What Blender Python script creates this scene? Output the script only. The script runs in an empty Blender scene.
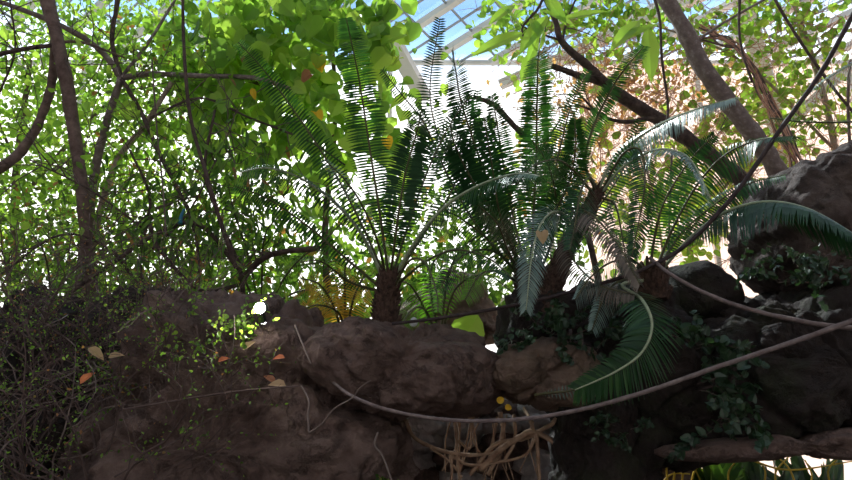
import bpy, math, random
from mathutils import Vector, noise, Matrix
random.seed(7)
R = random.Random(11)
sc = bpy.context.scene
COL = sc.collection

# ------------------------------------------------------------------ camera
F = 656.0; PITCH = math.radians(15); CAM = Vector((0, 0, 1.6))
FWD = Vector((0, math.cos(PITCH), math.sin(PITCH))); UP = Vector((0, -math.sin(PITCH), math.cos(PITCH)))
cd = bpy.data.cameras.new('camera'); cam = bpy.data.objects.new('camera', cd); COL.objects.link(cam)
cam.location = CAM; cam.rotation_euler = (math.pi/2 + PITCH, 0, 0)
cd.sensor_width = 36; cd.lens = F/852*36; cd.clip_start = .05; cd.clip_end = 200
sc.camera = cam
def at(px, py, Y):
    d = FWD + Vector((1, 0, 0))*((px-426)/F) + UP*((240-py)/F)
    return CAM + d*(Y/d.y)
def at_z(px, py, z):
    d = FWD + Vector((1, 0, 0))*((px-426)/F) + UP*((240-py)/F)
    return CAM + d*((z-CAM.z)/d.z)
RZ, RS = 13.2, .42                       # lean-to roof: z = RZ - RS*y
def at_roof(px, py):
    d = FWD + Vector((1, 0, 0))*((px-426)/F) + UP*((240-py)/F)
    return CAM + d*((RZ-CAM.z)/(d.z+RS*d.y))
def pxm(Y): return Y/F

# ------------------------------------------------------------------ materials
def newmat(name):
    m = bpy.data.materials.new(name); m.use_nodes = True
    nt = m.node_tree; nt.nodes.clear()
    out = nt.nodes.new('ShaderNodeOutputMaterial')
    return m, nt, out
def ramp(nt, stops, fac):
    r = nt.nodes.new('ShaderNodeValToRGB')
    e = r.color_ramp.elements
    while len(e) < len(stops): e.new(.5)
    for k, (p, c) in enumerate(stops):
        e[k].position = p; e[k].color = (*c, 1)
    nt.links.new(fac, r.inputs[0])
    return r.outputs[0]
def noise_node(nt, scale, detail=6, rough=.6, vec=None, dist=0):
    n = nt.nodes.new('ShaderNodeTexNoise'); n.inputs['Scale'].default_value = scale
    n.inputs['Detail'].default_value = detail; n.inputs['Roughness'].default_value = rough
    n.inputs['Distortion'].default_value = dist
    if vec is not None: nt.links.new(vec, n.inputs['Vector'])
    return n
def position(nt):
    return nt.nodes.new('ShaderNodeNewGeometry').outputs['Position']
def leaf_mat(name, stops, trans=.5, rough=.45, tint=(1.25, 1.35, .6), spec=.4):
    """thin leaf: reflects its own green, lets yellower light through"""
    m, nt, out = newmat(name)
    g = nt.nodes.new('ShaderNodeNewGeometry')
    c = ramp(nt, stops, g.outputs['Random Per Island'])
    p = nt.nodes.new('ShaderNodeBsdfPrincipled'); p.inputs['Roughness'].default_value = rough
    p.inputs['Specular IOR Level'].default_value = spec
    nt.links.new(c, p.inputs['Base Color'])
    t = nt.nodes.new('ShaderNodeBsdfTranslucent')
    mx = nt.nodes.new('ShaderNodeMix'); mx.data_type = 'RGBA'; mx.blend_type = 'MULTIPLY'
    mx.inputs[0].default_value = 1; nt.links.new(c, mx.inputs[6]); mx.inputs[7].default_value = (*tint, 1)
    nt.links.new(mx.outputs[2], t.inputs['Color'])
    s = nt.nodes.new('ShaderNodeMixShader'); s.inputs[0].default_value = trans
    nt.links.new(p.outputs[0], s.inputs[1]); nt.links.new(t.outputs[0], s.inputs[2])
    nt.links.new(s.outputs[0], out.inputs[0])
    return m
def solid_mat(name, stops, scale=8, rough=.85, bump=.3, bscale=30, stretch=None, spec=.3, bdist=.02):
    m, nt, out = newmat(name)
    vec = position(nt)
    if stretch:
        mp = nt.nodes.new('ShaderNodeMapping'); mp.inputs['Scale'].default_value = stretch
        nt.links.new(vec, mp.inputs[0]); vec = mp.outputs[0]
    n = noise_node(nt, scale, 8, .65, vec)
    c = ramp(nt, stops, n.outputs[0])
    p = nt.nodes.new('ShaderNodeBsdfPrincipled'); p.inputs['Roughness'].default_value = rough
    p.inputs['Specular IOR Level'].default_value = spec
    nt.links.new(c, p.inputs['Base Color'])
    if bump:
        b = noise_node(nt, bscale, 8, .7, vec)
        bn = nt.nodes.new('ShaderNodeBump'); bn.inputs['Strength'].default_value = bump; bn.inputs['Distance'].default_value = bdist
        nt.links.new(b.outputs[0], bn.inputs['Height']); nt.links.new(bn.outputs[0], p.inputs['Normal'])
    nt.links.new(p.outputs[0], out.inputs[0])
    return m
def rock_mat(name, a, b, c, moss=.0):
    m, nt, out = newmat(name)
    pos = position(nt)
    n1 = noise_node(nt, 2.2, 8, .65, pos, .6); n2 = noise_node(nt, 14, 10, .75, pos)
    ad = nt.nodes.new('ShaderNodeMath'); ad.operation = 'MULTIPLY_ADD'
    nt.links.new(n2.outputs[0], ad.inputs[0]); ad.inputs[1].default_value = .45
    sb = nt.nodes.new('ShaderNodeMath'); sb.operation = 'MULTIPLY'; nt.links.new(n1.outputs[0], sb.inputs[0]); sb.inputs[1].default_value = .6
    nt.links.new(sb.outputs[0], ad.inputs[2])
    col = ramp(nt, [(.3, a), (.5, b), (.72, c)], ad.outputs[0])
    v = nt.nodes.new('ShaderNodeTexVoronoi'); v.feature = 'DISTANCE_TO_EDGE'; v.inputs['Scale'].default_value = 1.7
    dn = noise_node(nt, 3, 6, .7, pos)
    vm = nt.nodes.new('ShaderNodeVectorMath'); vm.operation = 'MULTIPLY_ADD'
    nt.links.new(dn.outputs['Color'], vm.inputs[0]); vm.inputs[1].default_value = (.9, .9, .9); nt.links.new(pos, vm.inputs[2])
    nt.links.new(vm.outputs[0], v.inputs['Vector'])
    cr = nt.nodes.new('ShaderNodeMapRange'); cr.inputs[2].default_value = .035; cr.inputs[3].default_value = 0; cr.inputs[4].default_value = 1
    nt.links.new(v.outputs['Distance'], cr.inputs[0])
    p = nt.nodes.new('ShaderNodeBsdfPrincipled'); p.inputs['Roughness'].default_value = .8; p.inputs['Specular IOR Level'].default_value = .35
    if moss > 0:
        n3 = noise_node(nt, 3.1, 6, .7, pos)
        mr = nt.nodes.new('ShaderNodeMapRange'); mr.inputs[1].default_value = .5; mr.inputs[2].default_value = .66; mr.inputs[4].default_value = moss
        nt.links.new(n3.outputs[0], mr.inputs[0])
        mx = nt.nodes.new('ShaderNodeMix'); mx.data_type = 'RGBA'; nt.links.new(mr.outputs[0], mx.inputs[0])
        nt.links.new(col, mx.inputs[6]); mx.inputs[7].default_value = (.035, .05, .015, 1); col = mx.outputs[2]
    nt.links.new(col, p.inputs['Base Color'])
    h = nt.nodes.new('ShaderNodeMath'); h.operation = 'MULTIPLY_ADD'; nt.links.new(cr.outputs[0], h.inputs[0]); h.inputs[1].default_value = .7
    n4 = noise_node(nt, 9, 12, .72, pos); nt.links.new(n4.outputs[0], h.inputs[2])
    bn = nt.nodes.new('ShaderNodeBump'); bn.inputs['Strength'].default_value = .8; bn.inputs['Distance'].default_value = .09
    nt.links.new(h.outputs[0], bn.inputs['Height']); nt.links.new(bn.outputs[0], p.inputs['Normal'])
    nt.links.new(p.outputs[0], out.inputs[0])
    return m
def glass_mat(name, col, gloss=.06):
    m, nt, out = newmat(name)
    t = nt.nodes.new('ShaderNodeBsdfTransparent'); t.inputs[0].default_value = (*col, 1)
    g = nt.nodes.new('ShaderNodeBsdfGlossy'); g.inputs['Roughness'].default_value = .05
    s = nt.nodes.new('ShaderNodeMixShader'); s.inputs[0].default_value = gloss
    nt.links.new(t.outputs[0], s.inputs[1]); nt.links.new(g.outputs[0], s.inputs[2]); nt.links.new(s.outputs[0], out.inputs[0])
    return m
def frosted_mat(name, col):
    m, nt, out = newmat(name)
    t = nt.nodes.new('ShaderNodeBsdfTranslucent'); t.inputs[0].default_value = (*col, 1)
    d = nt.nodes.new('ShaderNodeBsdfDiffuse'); d.inputs[0].default_value = (*col, 1)
    s = nt.nodes.new('ShaderNodeMixShader'); s.inputs[0].default_value = .3
    nt.links.new(t.outputs[0], s.inputs[1]); nt.links.new(d.outputs[0], s.inputs[2]); nt.links.new(s.outputs[0], out.inputs[0])
    return m
def emit_mat(name, col, st):
    m, nt, out = newmat(name)
    e = nt.nodes.new('ShaderNodeEmission'); e.inputs[0].default_value = (*col, 1); e.inputs[1].default_value = st
    nt.links.new(e.outputs[0], out.inputs[0]); return m

M = {}
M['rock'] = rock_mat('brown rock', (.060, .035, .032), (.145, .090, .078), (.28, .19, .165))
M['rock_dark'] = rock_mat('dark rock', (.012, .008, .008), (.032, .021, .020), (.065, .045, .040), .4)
M['rock_mid'] = rock_mat('mid brown rock', (.035, .022, .021), (.085, .058, .053), (.17, .125, .11))  # high boulder's own brown, a tone between the brown and dark rock
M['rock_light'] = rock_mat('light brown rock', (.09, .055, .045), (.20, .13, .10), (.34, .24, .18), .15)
M['stone_grey'] = rock_mat('grey stone', (.22, .18, .18), (.5, .43, .43), (.8, .74, .72))
M['bark_dark'] = solid_mat('dark bark', [(.3, (.035, .02, .018)), (.7, (.12, .08, .07))], 14, .9, .6, 40)
M['bark'] = solid_mat('brown bark', [(.3, (.07, .04, .035)), (.7, (.21, .14, .12))], 12, .9, .6, 40)
M['bark_grey'] = solid_mat('grey bark', [(.3, (.12, .085, .08)), (.55, (.2, .15, .14)), (.75, (.42, .36, .34))], 12, .9, .6, 40)
M['bark_pale'] = solid_mat('pale bark', [(.3, (.2, .14, .11)), (.7, (.42, .33, .27))], 12, .9, .5, 40)
M['vine_dry'] = solid_mat('dry vine', [(.3, (.30, .13, .08)), (.7, (.62, .36, .26))], 6, .8, 0)
M['twig'] = solid_mat('twig', [(.3, (.05, .03, .028)), (.7, (.17, .115, .105))], 6, .8, 0)
M['twig_pale'] = solid_mat('pale twig', [(.3, (.10, .07, .062)), (.7, (.22, .165, .15))], 6, .8, 0)
M['liana'] = solid_mat('liana', [(.3, (.10, .07, .07)), (.7, (.25, .19, .185))], 20, .75, .3, 60)
M['liana_dark'] = solid_mat('dark liana', [(.3, (.02, .012, .014)), (.7, (.07, .045, .045))], 20, .7, .3, 60)
M['root'] = solid_mat('root', [(.3, (.24, .13, .085)), (.7, (.58, .39, .27))], 14, .8, .3, 60)
M['cycad_trunk'] = solid_mat('cycad trunk', [(.3, (.03, .018, .014)), (.7, (.16, .09, .07))], 30, .95, .9, 50)
M['frond'] = leaf_mat('cycad leaflet', [(0, (.016, .052, .024)), (.5, (.026, .08, .032)), (1, (.05, .12, .04))], .36, .36, (1.5, 1.7, .45))
M['frond_dark'] = leaf_mat('dark cycad leaflet', [(0, (.013, .042, .021)), (1, (.026, .075, .033))], .28, .38, (1.3, 1.5, .5))
M['frond_grey'] = leaf_mat('glaucous cycad leaflet', [(0, (.10, .16, .15)), (1, (.20, .28, .25))], .25, .3, (1, 1.1, .8), .7)
M['frond_lime'] = leaf_mat('bright palm leaflet', [(0, (.10, .28, .04)), (1, (.2, .42, .07))], .5, .4, (1.4, 1.4, .5))
M['frond_brown'] = leaf_mat('withered leaflet', [(0, (.10, .075, .06)), (1, (.2, .16, .13))], .2, .6, (1, 1, .9))
M['frond_yellow'] = leaf_mat('yellow leaflet', [(0, (.55, .33, .05)), (1, (.7, .48, .08))], .45, .5, (1.2, 1.1, .7))
M['rachis'] = solid_mat('rachis', [(.3, (.05, .045, .02)), (.7, (.12, .11, .05))], 20, .5, 0)
M['rachis_pale'] = solid_mat('pale rachis', [(.3, (.22, .26, .16)), (.7, (.4, .44, .3))], 20, .5, 0)
M['leaf_lime'] = leaf_mat('lime leaves', [(0, (.12, .24, .05)), (.5, (.21, .37, .07)), (1, (.36, .50, .11))], .6, .45, (1.5, 1.45, .7))
M['leaf_green'] = leaf_mat('green leaves', [(0, (.045, .10, .035)), (.5, (.10, .19, .05)), (.95, (.22, .33, .09)), (.97, (.22, .11, .07)), (1, (.3, .14, .08))], .55, .45, (1.5, 1.6, .5))
M['leaf_mix'] = leaf_mat('sparse leaves', [(0, (.06, .10, .03)), (.5, (.15, .27, .05)), (.86, (.26, .42, .09)), (.9, (.30, .14, .08)), (1, (.38, .18, .10))], .5, .5, (1.4, 1.5, .6))
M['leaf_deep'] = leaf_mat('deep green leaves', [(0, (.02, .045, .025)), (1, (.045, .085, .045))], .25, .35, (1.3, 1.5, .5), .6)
M['leaf_yellow'] = leaf_mat('yellow leaf', [(0, (.75, .42, .03)), (1, (.85, .5, .05))], .5)
M['leaf_rust'] = leaf_mat('rust leaf', [(0, (.28, .10, .06)), (1, (.38, .16, .08))], .4)
M['leaf_tan'] = leaf_mat('tan dry leaf', [(0, (.45, .3, .18)), (1, (.5, .33, .2))], .35)
M['leaf_orange'] = leaf_mat('orange dry leaf', [(0, (.7, .2, .1)), (1, (.75, .25, .12))], .35)
M['earth'] = solid_mat('earth', [(.3, (.04, .028, .02)), (.7, (.12, .085, .06))], 3, .95, .6, 14)
M['paint'] = solid_mat('white painted steel', [(.3, (.72, .70, .68)), (.7, (.82, .80, .78))], 3, .5, 0)
M['steel'] = solid_mat('grey steel', [(.3, (.30, .32, .36)), (.7, (.4, .42, .46))], 3, .5, 0)
M['panel'] = frosted_mat('cream frosted panel', (.93, .82, .76))
M['plaster'] = solid_mat('grey plaster', [(.3, (.30, .27, .26)), (.7, (.4, .37, .35))], 2, .9, .2, 12)
M['roof_glass'] = glass_mat('clear roof glass', (.88, .95, 1.0))
M['wall_glass'] = glass_mat('clear wall glass', (.95, .97, .97))
M['lamp'] = emit_mat('lamp lens', (1, .98, .92), 90)
M['lamp_case'] = solid_mat('black lamp case', [(.3, (.02, .02, .02)), (.7, (.04, .04, .04))], 3, .4, 0)
M['stone_white'] = solid_mat('white stone', [(.3, (.4, .4, .42)), (.7, (.6, .6, .62))], 9, .6, .2, 30)

# ------------------------------------------------------------------ builders
class MB:
    def __init__(s): s.v = []; s.f = []
    def add(s, vs, fs):
        o = len(s.v); s.v += vs; s.f += [tuple(i+o for i in f) for f in fs]
def rootloc(o):
    p = Vector((0, 0, 0))
    while o: p += o.location; o = o.parent
    return p
def build(name, mb, mat, parent=None, smooth=False, origin=None):
    off = rootloc(parent)
    if parent is None and origin is None:
        n = len(mb.v); origin = Vector((sum(v.x for v in mb.v)/n, sum(v.y for v in mb.v)/n, min(v.z for v in mb.v)))
    if parent is None: off = Vector(origin)
    me = bpy.data.meshes.new(name)
    me.from_pydata([tuple(v-off) for v in mb.v], [], mb.f); me.update()
    if smooth: me.shade_smooth()
    me.materials.append(M[mat])
    o = bpy.data.objects.new(name, me); COL.objects.link(o)
    if parent is None: o.location = off
    else: o.parent = parent
    return o
def tag(o, label=None, cat=None, group=None, kind=None):
    if label: o['label'] = label
    if cat: o['category'] = cat
    if group: o['group'] = group
    if kind: o['kind'] = kind
    return o
def thing(name, loc, label, cat, group=None):
    o = bpy.data.objects.new(name, None); COL.objects.link(o); o.location = loc; o.empty_display_size = .1
    return tag(o, label, cat, group)
def spline(pts, sub=6):
    P = [Vector(p) for p in pts]
    if len(P) < 3:
        return [P[0].lerp(P[1], k/sub) for k in range(sub+1)]
    Q = [P[0]*2-P[1]] + P + [P[-1]*2-P[-2]]
    out = []
    for i in range(1, len(Q)-2):
        a, b, c, d = Q[i-1:i+3]
        for k in range(sub):
            t = k/sub
            out.append(.5*((2*b)+(c-a)*t+(2*a-5*b+4*c-d)*t*t+(3*b-a-3*c+d)*t**3))
    out.append(P[-1]); return out
def tube(mb, pts, r0, r1, seg=8, wob=0, knots=0):
    n = len(pts); vs = []; fs = []
    T0 = (pts[1]-pts[0]).normalized()
    N = T0.orthogonal().normalized()
    for i, p in enumerate(pts):
        T = (pts[min(i+1, n-1)]-pts[max(i-1, 0)])
        T = T.normalized() if T.length > 1e-9 else T0
        N = (N - T*N.dot(T)); N = N.normalized() if N.length > 1e-6 else T.orthogonal().normalized()
        B = T.cross(N); r = r0+(r1-r0)*i/(n-1)
        for k in range(seg):
            a = 2*math.pi*k/seg; d = N*math.cos(a)+B*math.sin(a)
            rr = r
            if wob: rr *= 1+wob*noise.noise((p+d*r)*(0.45/max(r, .008)))
            vs.append(p+d*rr)
    for i in range(n-1):
        for k in range(seg):
            a = i*seg+k; b = i*seg+(k+1) % seg
            fs.append((a, b, b+seg, a+seg))
    fs.append(tuple(range(seg-1, -1, -1))); fs.append(tuple((n-1)*seg+k for k in range(seg)))
    mb.add(vs, fs)
def box(mb, c, s, rot=None):
    c = Vector(c); vs = []
    for x in (-1, 1):
        for y in (-1, 1):
            for z in (-1, 1):
                v = Vector((x*s[0]/2, y*s[1]/2, z*s[2]/2))
                if rot: v = rot @ v
                vs.append(c+v)
    mb.add(vs, [(0, 1, 3, 2), (4, 6, 7, 5), (0, 4, 5, 1), (2, 3, 7, 6), (0, 2, 6, 4), (1, 5, 7, 3)])
def beam(mb, a, b, w, h):
    d = b-a; L = d.length; x = d.normalized(); z = Vector((0, 0, 1)); y = z.cross(x)
    y = y.normalized() if y.length > 1e-4 else Vector((0, 1, 0)); z = x.cross(y)
    box(mb, (a+b)/2, (L, w, h), Matrix((x, y, z)).transposed())

LEAFSHAPE = {
    'heart': [(0, 0), (.30, -.10), (.5, .15), (.46, .5), (.25, .8), (0, 1.0), (-.25, .8), (-.46, .5), (-.5, .15), (-.30, -.10)],
    'round': [(0, 0), (.28, .05), (.45, .3), (.42, .62), (.22, .88), (0, .96), (-.22, .88), (-.42, .62), (-.45, .3), (-.28, .05)],
    'oval': [(0, 0), (.22, .22), (.27, .5), (.15, .8), (0, 1), (-.15, .8), (-.27, .5), (-.22, .22)],
    'lance': [(0, 0), (.08, .15), (.13, .42), (.09, .75), (0, 1), (-.09, .75), (-.13, .42), (-.08, .15)],
}
def leaf(mb, p, d, n, size, shape='oval', fold=.18, curl=.15):
    """one leaf blade: halves folded along the midrib, tip curling"""
    d = d.normalized(); s = d.cross(n)
    if s.length < 1e-4: s = d.orthogonal()
    s.normalize(); n = s.cross(d).normalized()
    o = LEAFSHAPE[shape]; k = len(o); half = k//2
    def pt(x, y): return p + (s*x + d*y + n*(abs(x)*fold*2 - curl*y*y))*size
    vs = [pt(x, y) for x, y in o] + [pt(0, .5)]
    fs = [(i, (i+1) % k, k) for i in range(k)]
    mb.add(vs, fs)
def rdir(r=R):
    while True:
        v = Vector((r.uniform(-1, 1), r.uniform(-1, 1), r.uniform(-1, 1)))
        if .05 < v.length < 1: return v.normalized()
def cloud(mb, blobs, size, shape, r=R, droop=.5, sizevar=.35):
    """leaves scattered through blobs (px, py, depth, rx, ry, rdepth, count)"""
    for (px, py, Y, rx, ry, rY, n) in blobs:
        for _ in range(n):
            v = Vector([max(-1.7, min(1.7, r.gauss(0, .6))) for _i in range(3)])
            p = at(px+v.x*rx, py+v.z*ry, Y+v.y*rY)
            if p.z > RZ-RS*p.y-.3 or p.y > 11.3: continue
            d = rdir(r) + Vector((0, 0, -droop))
            leaf(mb, p, d, rdir(r)+Vector((0, -.35, .35)), size*r.uniform(1-sizevar, 1+sizevar), shape)
def P3(pts): return [at(*p) for p in pts]

def branch(parent, pts, r0px, r1px, mat, name='branch', seg=8, sub=6, wob=.25):
    Ya = pts[0][2]; Yb = pts[-1][2]
    mb = MB(); tube(mb, spline(P3(pts), sub), r0px*pxm(Ya), r1px*pxm(Yb), seg, wob)
    return build(name, mb, mat, parent, True)

def grow(mb, lb, p, d, L, r, depth, rr, leafsize=0, shape='oval', bend=.35, grav=0, kids=4, seg=4):
    """a wandering twig with side twigs; leaves go in lb"""
    n = 6; pts = [p]
    q = p.copy(); dd = d.normalized()
    for i in range(n):
        dd = (dd + rdir(rr)*bend*.6 + Vector((0, 0, grav))).normalized(); q = q+dd*L/n
        if q.z > RZ-RS*q.y-.2: dd = Vector((dd.x, dd.y, -.4)); q = Vector((q.x, q.y, RZ-RS*q.y-.25))
        pts.append(q)
        if depth > 0 and i >= 1 and rr.random() < kids/5:
            sd = (dd+rdir(rr)*1.1).normalized()
            grow(mb, lb, q, sd, L*rr.uniform(.35, .65), r*.6, depth-1, rr, leafsize, shape, bend, grav, kids, seg)
        if lb is not None and leafsize and depth <= 1 and rr.random() < .8:
            leaf(lb, q, rdir(rr)+dd*.6-Vector((0, 0, .3)), rdir(rr)+Vector((0, -.3, .5)), leafsize*rr.uniform(.6, 1.3), shape)
    tube(mb, pts, r, r*.4, seg)

# ------------------------------------------------------------------ world and sun
w = bpy.data.worlds.new('sky'); sc.world = w; w.use_nodes = True
nt = w.node_tree; nt.nodes.clear()
tc = nt.nodes.new('ShaderNodeTexCoord'); sp = nt.nodes.new('ShaderNodeSeparateXYZ'); nt.links.new(tc.outputs['Generated'], sp.inputs[0])
colr = ramp(nt, [(.0, (.40, .38, .37)), (.06, (1.0, .94, .90)), (.455, (1.0, .96, .94)), (.51, (.24, .36, .54)), (.56, (.12, .21, .36)), (.68, (.34, .40, .48)), (1, (.40, .44, .50))], sp.outputs[2])
mr = nt.nodes.new('ShaderNodeMapRange'); mr.interpolation_type = 'SMOOTHSTEP'
mr.inputs[1].default_value = -.5; mr.inputs[2].default_value = .75; mr.inputs[3].default_value = .30; mr.inputs[4].default_value = 1.5
nt.links.new(sp.outputs[1], mr.inputs[0])
bg = nt.nodes.new('ShaderNodeBackground'); nt.links.new(colr, bg.inputs[0]); nt.links.new(mr.outputs[0], bg.inputs[1])
wo = nt.nodes.new('ShaderNodeOutputWorld'); nt.links.new(bg.outputs[0], wo.inputs[0])
sl = bpy.data.lights.new('sun', 'SUN'); sl.energy = 3.6; sl.angle = math.radians(1.2); sl.color = (1, .95, .86)
so = bpy.data.objects.new('sun', sl); COL.objects.link(so)
so.rotation_euler = Vector((-.45, .75, .95)).to_track_quat('Z', 'Y').to_euler()
vs_ = sc.view_settings; vs_.view_transform = 'Standard'; vs_.look = 'None'; vs_.gamma = 1; vs_.exposure = 1.28; vs_.use_curve_mapping = False

# ------------------------------------------------------------------ setting: ground and glasshouse
mb = MB(); N = 70
for j in range(N+1):
    for i in range(N+1):
        x = -18+36*i/N; y = -4+15.6*j/N
        mb.v.append(Vector((x, y, .10*noise.noise(Vector((x*.5, y*.5, 3)))+.84*max(0, min(1, (y-4.9)/.9))*max(0, min(1, (8.4-y)/1.2)))))
mb.f += [(j*(N+1)+i, j*(N+1)+i+1, (j+1)*(N+1)+i+1, (j+1)*(N+1)+i) for j in range(N) for i in range(N)]
tag(build('floor', mb, 'earth', None, True), kind='structure')

YB = 11.6; ZR = RZ-RS*YB
# roof: two families of bars found from the lines of the photo's glazing
a1, b1 = at_roof(404, 35), at_roof(457, 0); d1 = (b1-a1).normalized()
a3 = at_roof(450, 48)
c1, c2 = at_roof(395, 3), at_roof(425, 33); d2 = (c2-c1).normalized(); e1 = at_roof(443, 0)
RN = Vector((0, RS, 1)).normalized()
n1 = RN.cross(d1); n2 = RN.cross(d2)
s1 = (a3-a1).dot(n1); s2 = (e1-c1).dot(n2)
def clip(o, d, x0=-17.8, x1=17.8, y0=-3.8, y1=YB):
    t0, t1 = -60, 60
    for k, lo, hi in ((0, x0, x1), (1, y0, y1)):
        if abs(d[k]) < 1e-6: continue
        u, v = (lo-o[k])/d[k], (hi-o[k])/d[k]
        t0 = max(t0, min(u, v)); t1 = min(t1, max(u, v))
    return (o+d*t0, o+d*t1) if t1-t0 > .3 else None
thick = MB(); thin = MB()
for k in range(-16, 17):
    c = clip(a1+n1*(s1*k/2), d1)
    if c: beam(thick if k % 2 == 0 else thin, c[0], c[1], .13 if k % 2 == 0 else .03, .12 if k % 2 == 0 else .04)
for k in range(-26, 27):
    c = clip(c1+n2*s2*k, d2)
    if c: beam(thin, c[0], c[1], .03, .04)
tag(build('trim_1', thick, 'paint'), kind='structure')
tag(build('trim_2', thin, 'steel'), kind='structure')
mb = MB(); beam(mb, Vector((0, -4, RZ+RS*4+.12)), Vector((0, YB, ZR+.12)), 36, .012)
tag(build('ceiling', mb, 'roof_glass'), kind='structure')
# back wall: frame and panes
mb = MB()
for k in range(-6, 7): beam(mb, Vector((k*3-.7, YB, 0)), Vector((k*3-.7, YB, ZR)), .09, .09)
for z in (.15, 3.6, ZR): beam(mb, Vector((-18, YB, z)), Vector((18, YB, z)), .08, .08)
tag(build('wall_back', mb, 'paint'), kind='structure')
mb = MB(); box(mb, (-7.5, YB+.1, ZR/2), (21, .012, ZR)); tag(build('window_1', mb, 'wall_glass'), kind='structure')
mb = MB(); box(mb, (10.5, YB+.1, ZR/2), (15, .03, ZR)); tag(build('window_2', mb, 'panel'), kind='structure')
# gable ribs leaning across the right of the view
mb = MB()
for a, b, wd in (((735, -30, 9.6), (800, 210, 11.4), .3), ((500, 85, 11.2), (760, -30, 9.6), .14), ((392, 40, 10.2), (424, 98, 11.3), .28), ((690, 215, 11.3), (900, 20, 10.0), .12)):
    beam(mb, at(*a), at(*b), wd, .16)
tag(build('trim_3', mb, 'paint'), kind='structure')
# walls behind the camera and at the sides keep the near side of the rocks in shade
for nm in ('wall_front', 'wall_left', 'wall_right'):
    mb = MB()
    if nm == 'wall_front': box(mb, (0, -4, 7), (36, .2, 14))
    else:
        x = -18 if nm == 'wall_left' else 18; q = [(-4, 0), (YB, 0), (YB, ZR), (-4, RZ+RS*4)]
        mb.add([Vector((x+e, y, z)) for e in (-.1, .1) for y, z in q], [(0, 1, 2, 3), (7, 6, 5, 4), (0, 4, 5, 1), (1, 5, 6, 2), (2, 6, 7, 3), (3, 7, 4, 0)])
    tag(build(nm, mb, 'plaster'), kind='structure')

# ------------------------------------------------------------------ rocks
def rock(name, out, Y, depth, mat, label, rough=.10, seed=0, front=.55, nu=230, nv=130, cat='rock', cx=None):
    n = len(out)
    cx = cx or (sum(p[0] for p in out)/n, sum(p[1] for p in out)/n)
    # radius by angle from the outline
    fine = []
    O = [Vector((p[0], p[1], 0)) for p in out]; O = O+[O[0]]
    for i in range(n):
        for k in range(12): fine.append(O[i].lerp(O[i+1], k/12))
    ang = sorted((math.atan2(-(p.y-cx[1]), p.x-cx[0]), math.hypot(p.x-cx[0], p.y-cx[1])) for p in fine)
    def rad(a):
        best = None
        for (u, r) in ang:
            if u >= a: hi = (u, r); break
        else: hi = (ang[0][0]+2*math.pi, ang[0][1])
        lo = None
        for (u, r) in reversed(ang):
            if u < a: lo = (u, r); break
        if lo is None: lo = (ang[-1][0]-2*math.pi, ang[-1][1])
        t = (a-lo[0])/max(1e-6, hi[0]-lo[0]); return lo[1]+(hi[1]-lo[1])*t
    C = at(cx[0], cx[1], Y); mb = MB(); s = seed*7.3
    sx = pxm(Y)*1.03
    R0 = [rad(-math.pi+2*math.pi*i/nu+1e-4) for i in range(nu)]
    R1 = [sum(R0[(i+k) % nu] for k in (-2, -1, 0, 1, 2))/5 for i in range(nu)]
    for j in range(nv+1):
        ph = -math.pi/2+math.pi*j/nv            # -90 front pole .. +90 back pole
        cr = math.cos(ph); cr = cr**front if cr > 1e-9 else 0
        yy = math.sin(ph)
        for i in range(nu):
            a = -math.pi+2*math.pi*i/nu
            r = R1[i]*sx*cr
            p = C+Vector((math.cos(a)*r, yy*depth, math.sin(a)*r))
            q = p*1.0+Vector((s, s, s))
            d = noise.fractal(q*1.5, .85, 2.1, 5)*rough*1.5
            warp = Vector((noise.noise(q*2+Vector((9, 0, 0))), noise.noise(q*2+Vector((0, 9, 0))), noise.noise(q*2+Vector((0, 0, 9)))))*.25
            cell = noise.voronoi((q+warp)*Vector((1.7, 1.7, 1.1)) if False else Vector(((q.x+warp.x)*2.0, (q.y+warp.y)*1.5, (q.z+warp.z)*1.5)))[0]
            d -= max(0, .16-(cell[1]-cell[0]))*rough*4.2
            d += (cell[0]-.4)*-rough*.6
            rg = 1-abs(noise.noise(q*1.9+Vector((5, 3, 1))))*2
            d += max(0, rg-.75)*-rough*1.6
            rg2 = 1-abs(noise.noise(Vector((q.x*4.5, q.y*4.5, q.z*2.2))))*2
            d += max(0, rg2-.7)*-rough*.9 + noise.fractal(q*6, .7, 2.2, 5)*rough*.45
            nr = Vector((math.cos(a)*cr, yy, math.sin(a)*cr)); nr = nr.normalized() if nr.length > 1e-6 else Vector((0, yy, 0))
            mb.v.append(p+nr*d)
    for j in range(nv):
        for i in range(nu):
            a = j*nu+i; b = j*nu+(i+1) % nu; mb.f.append((a, b, b+nu, a+nu))
    mb.f.append(tuple(range(nu-1, -1, -1))); mb.f.append(tuple(nv*nu+k for k in range(nu)))
    return tag(build(name, mb, mat, None, True), label, cat)

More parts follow.
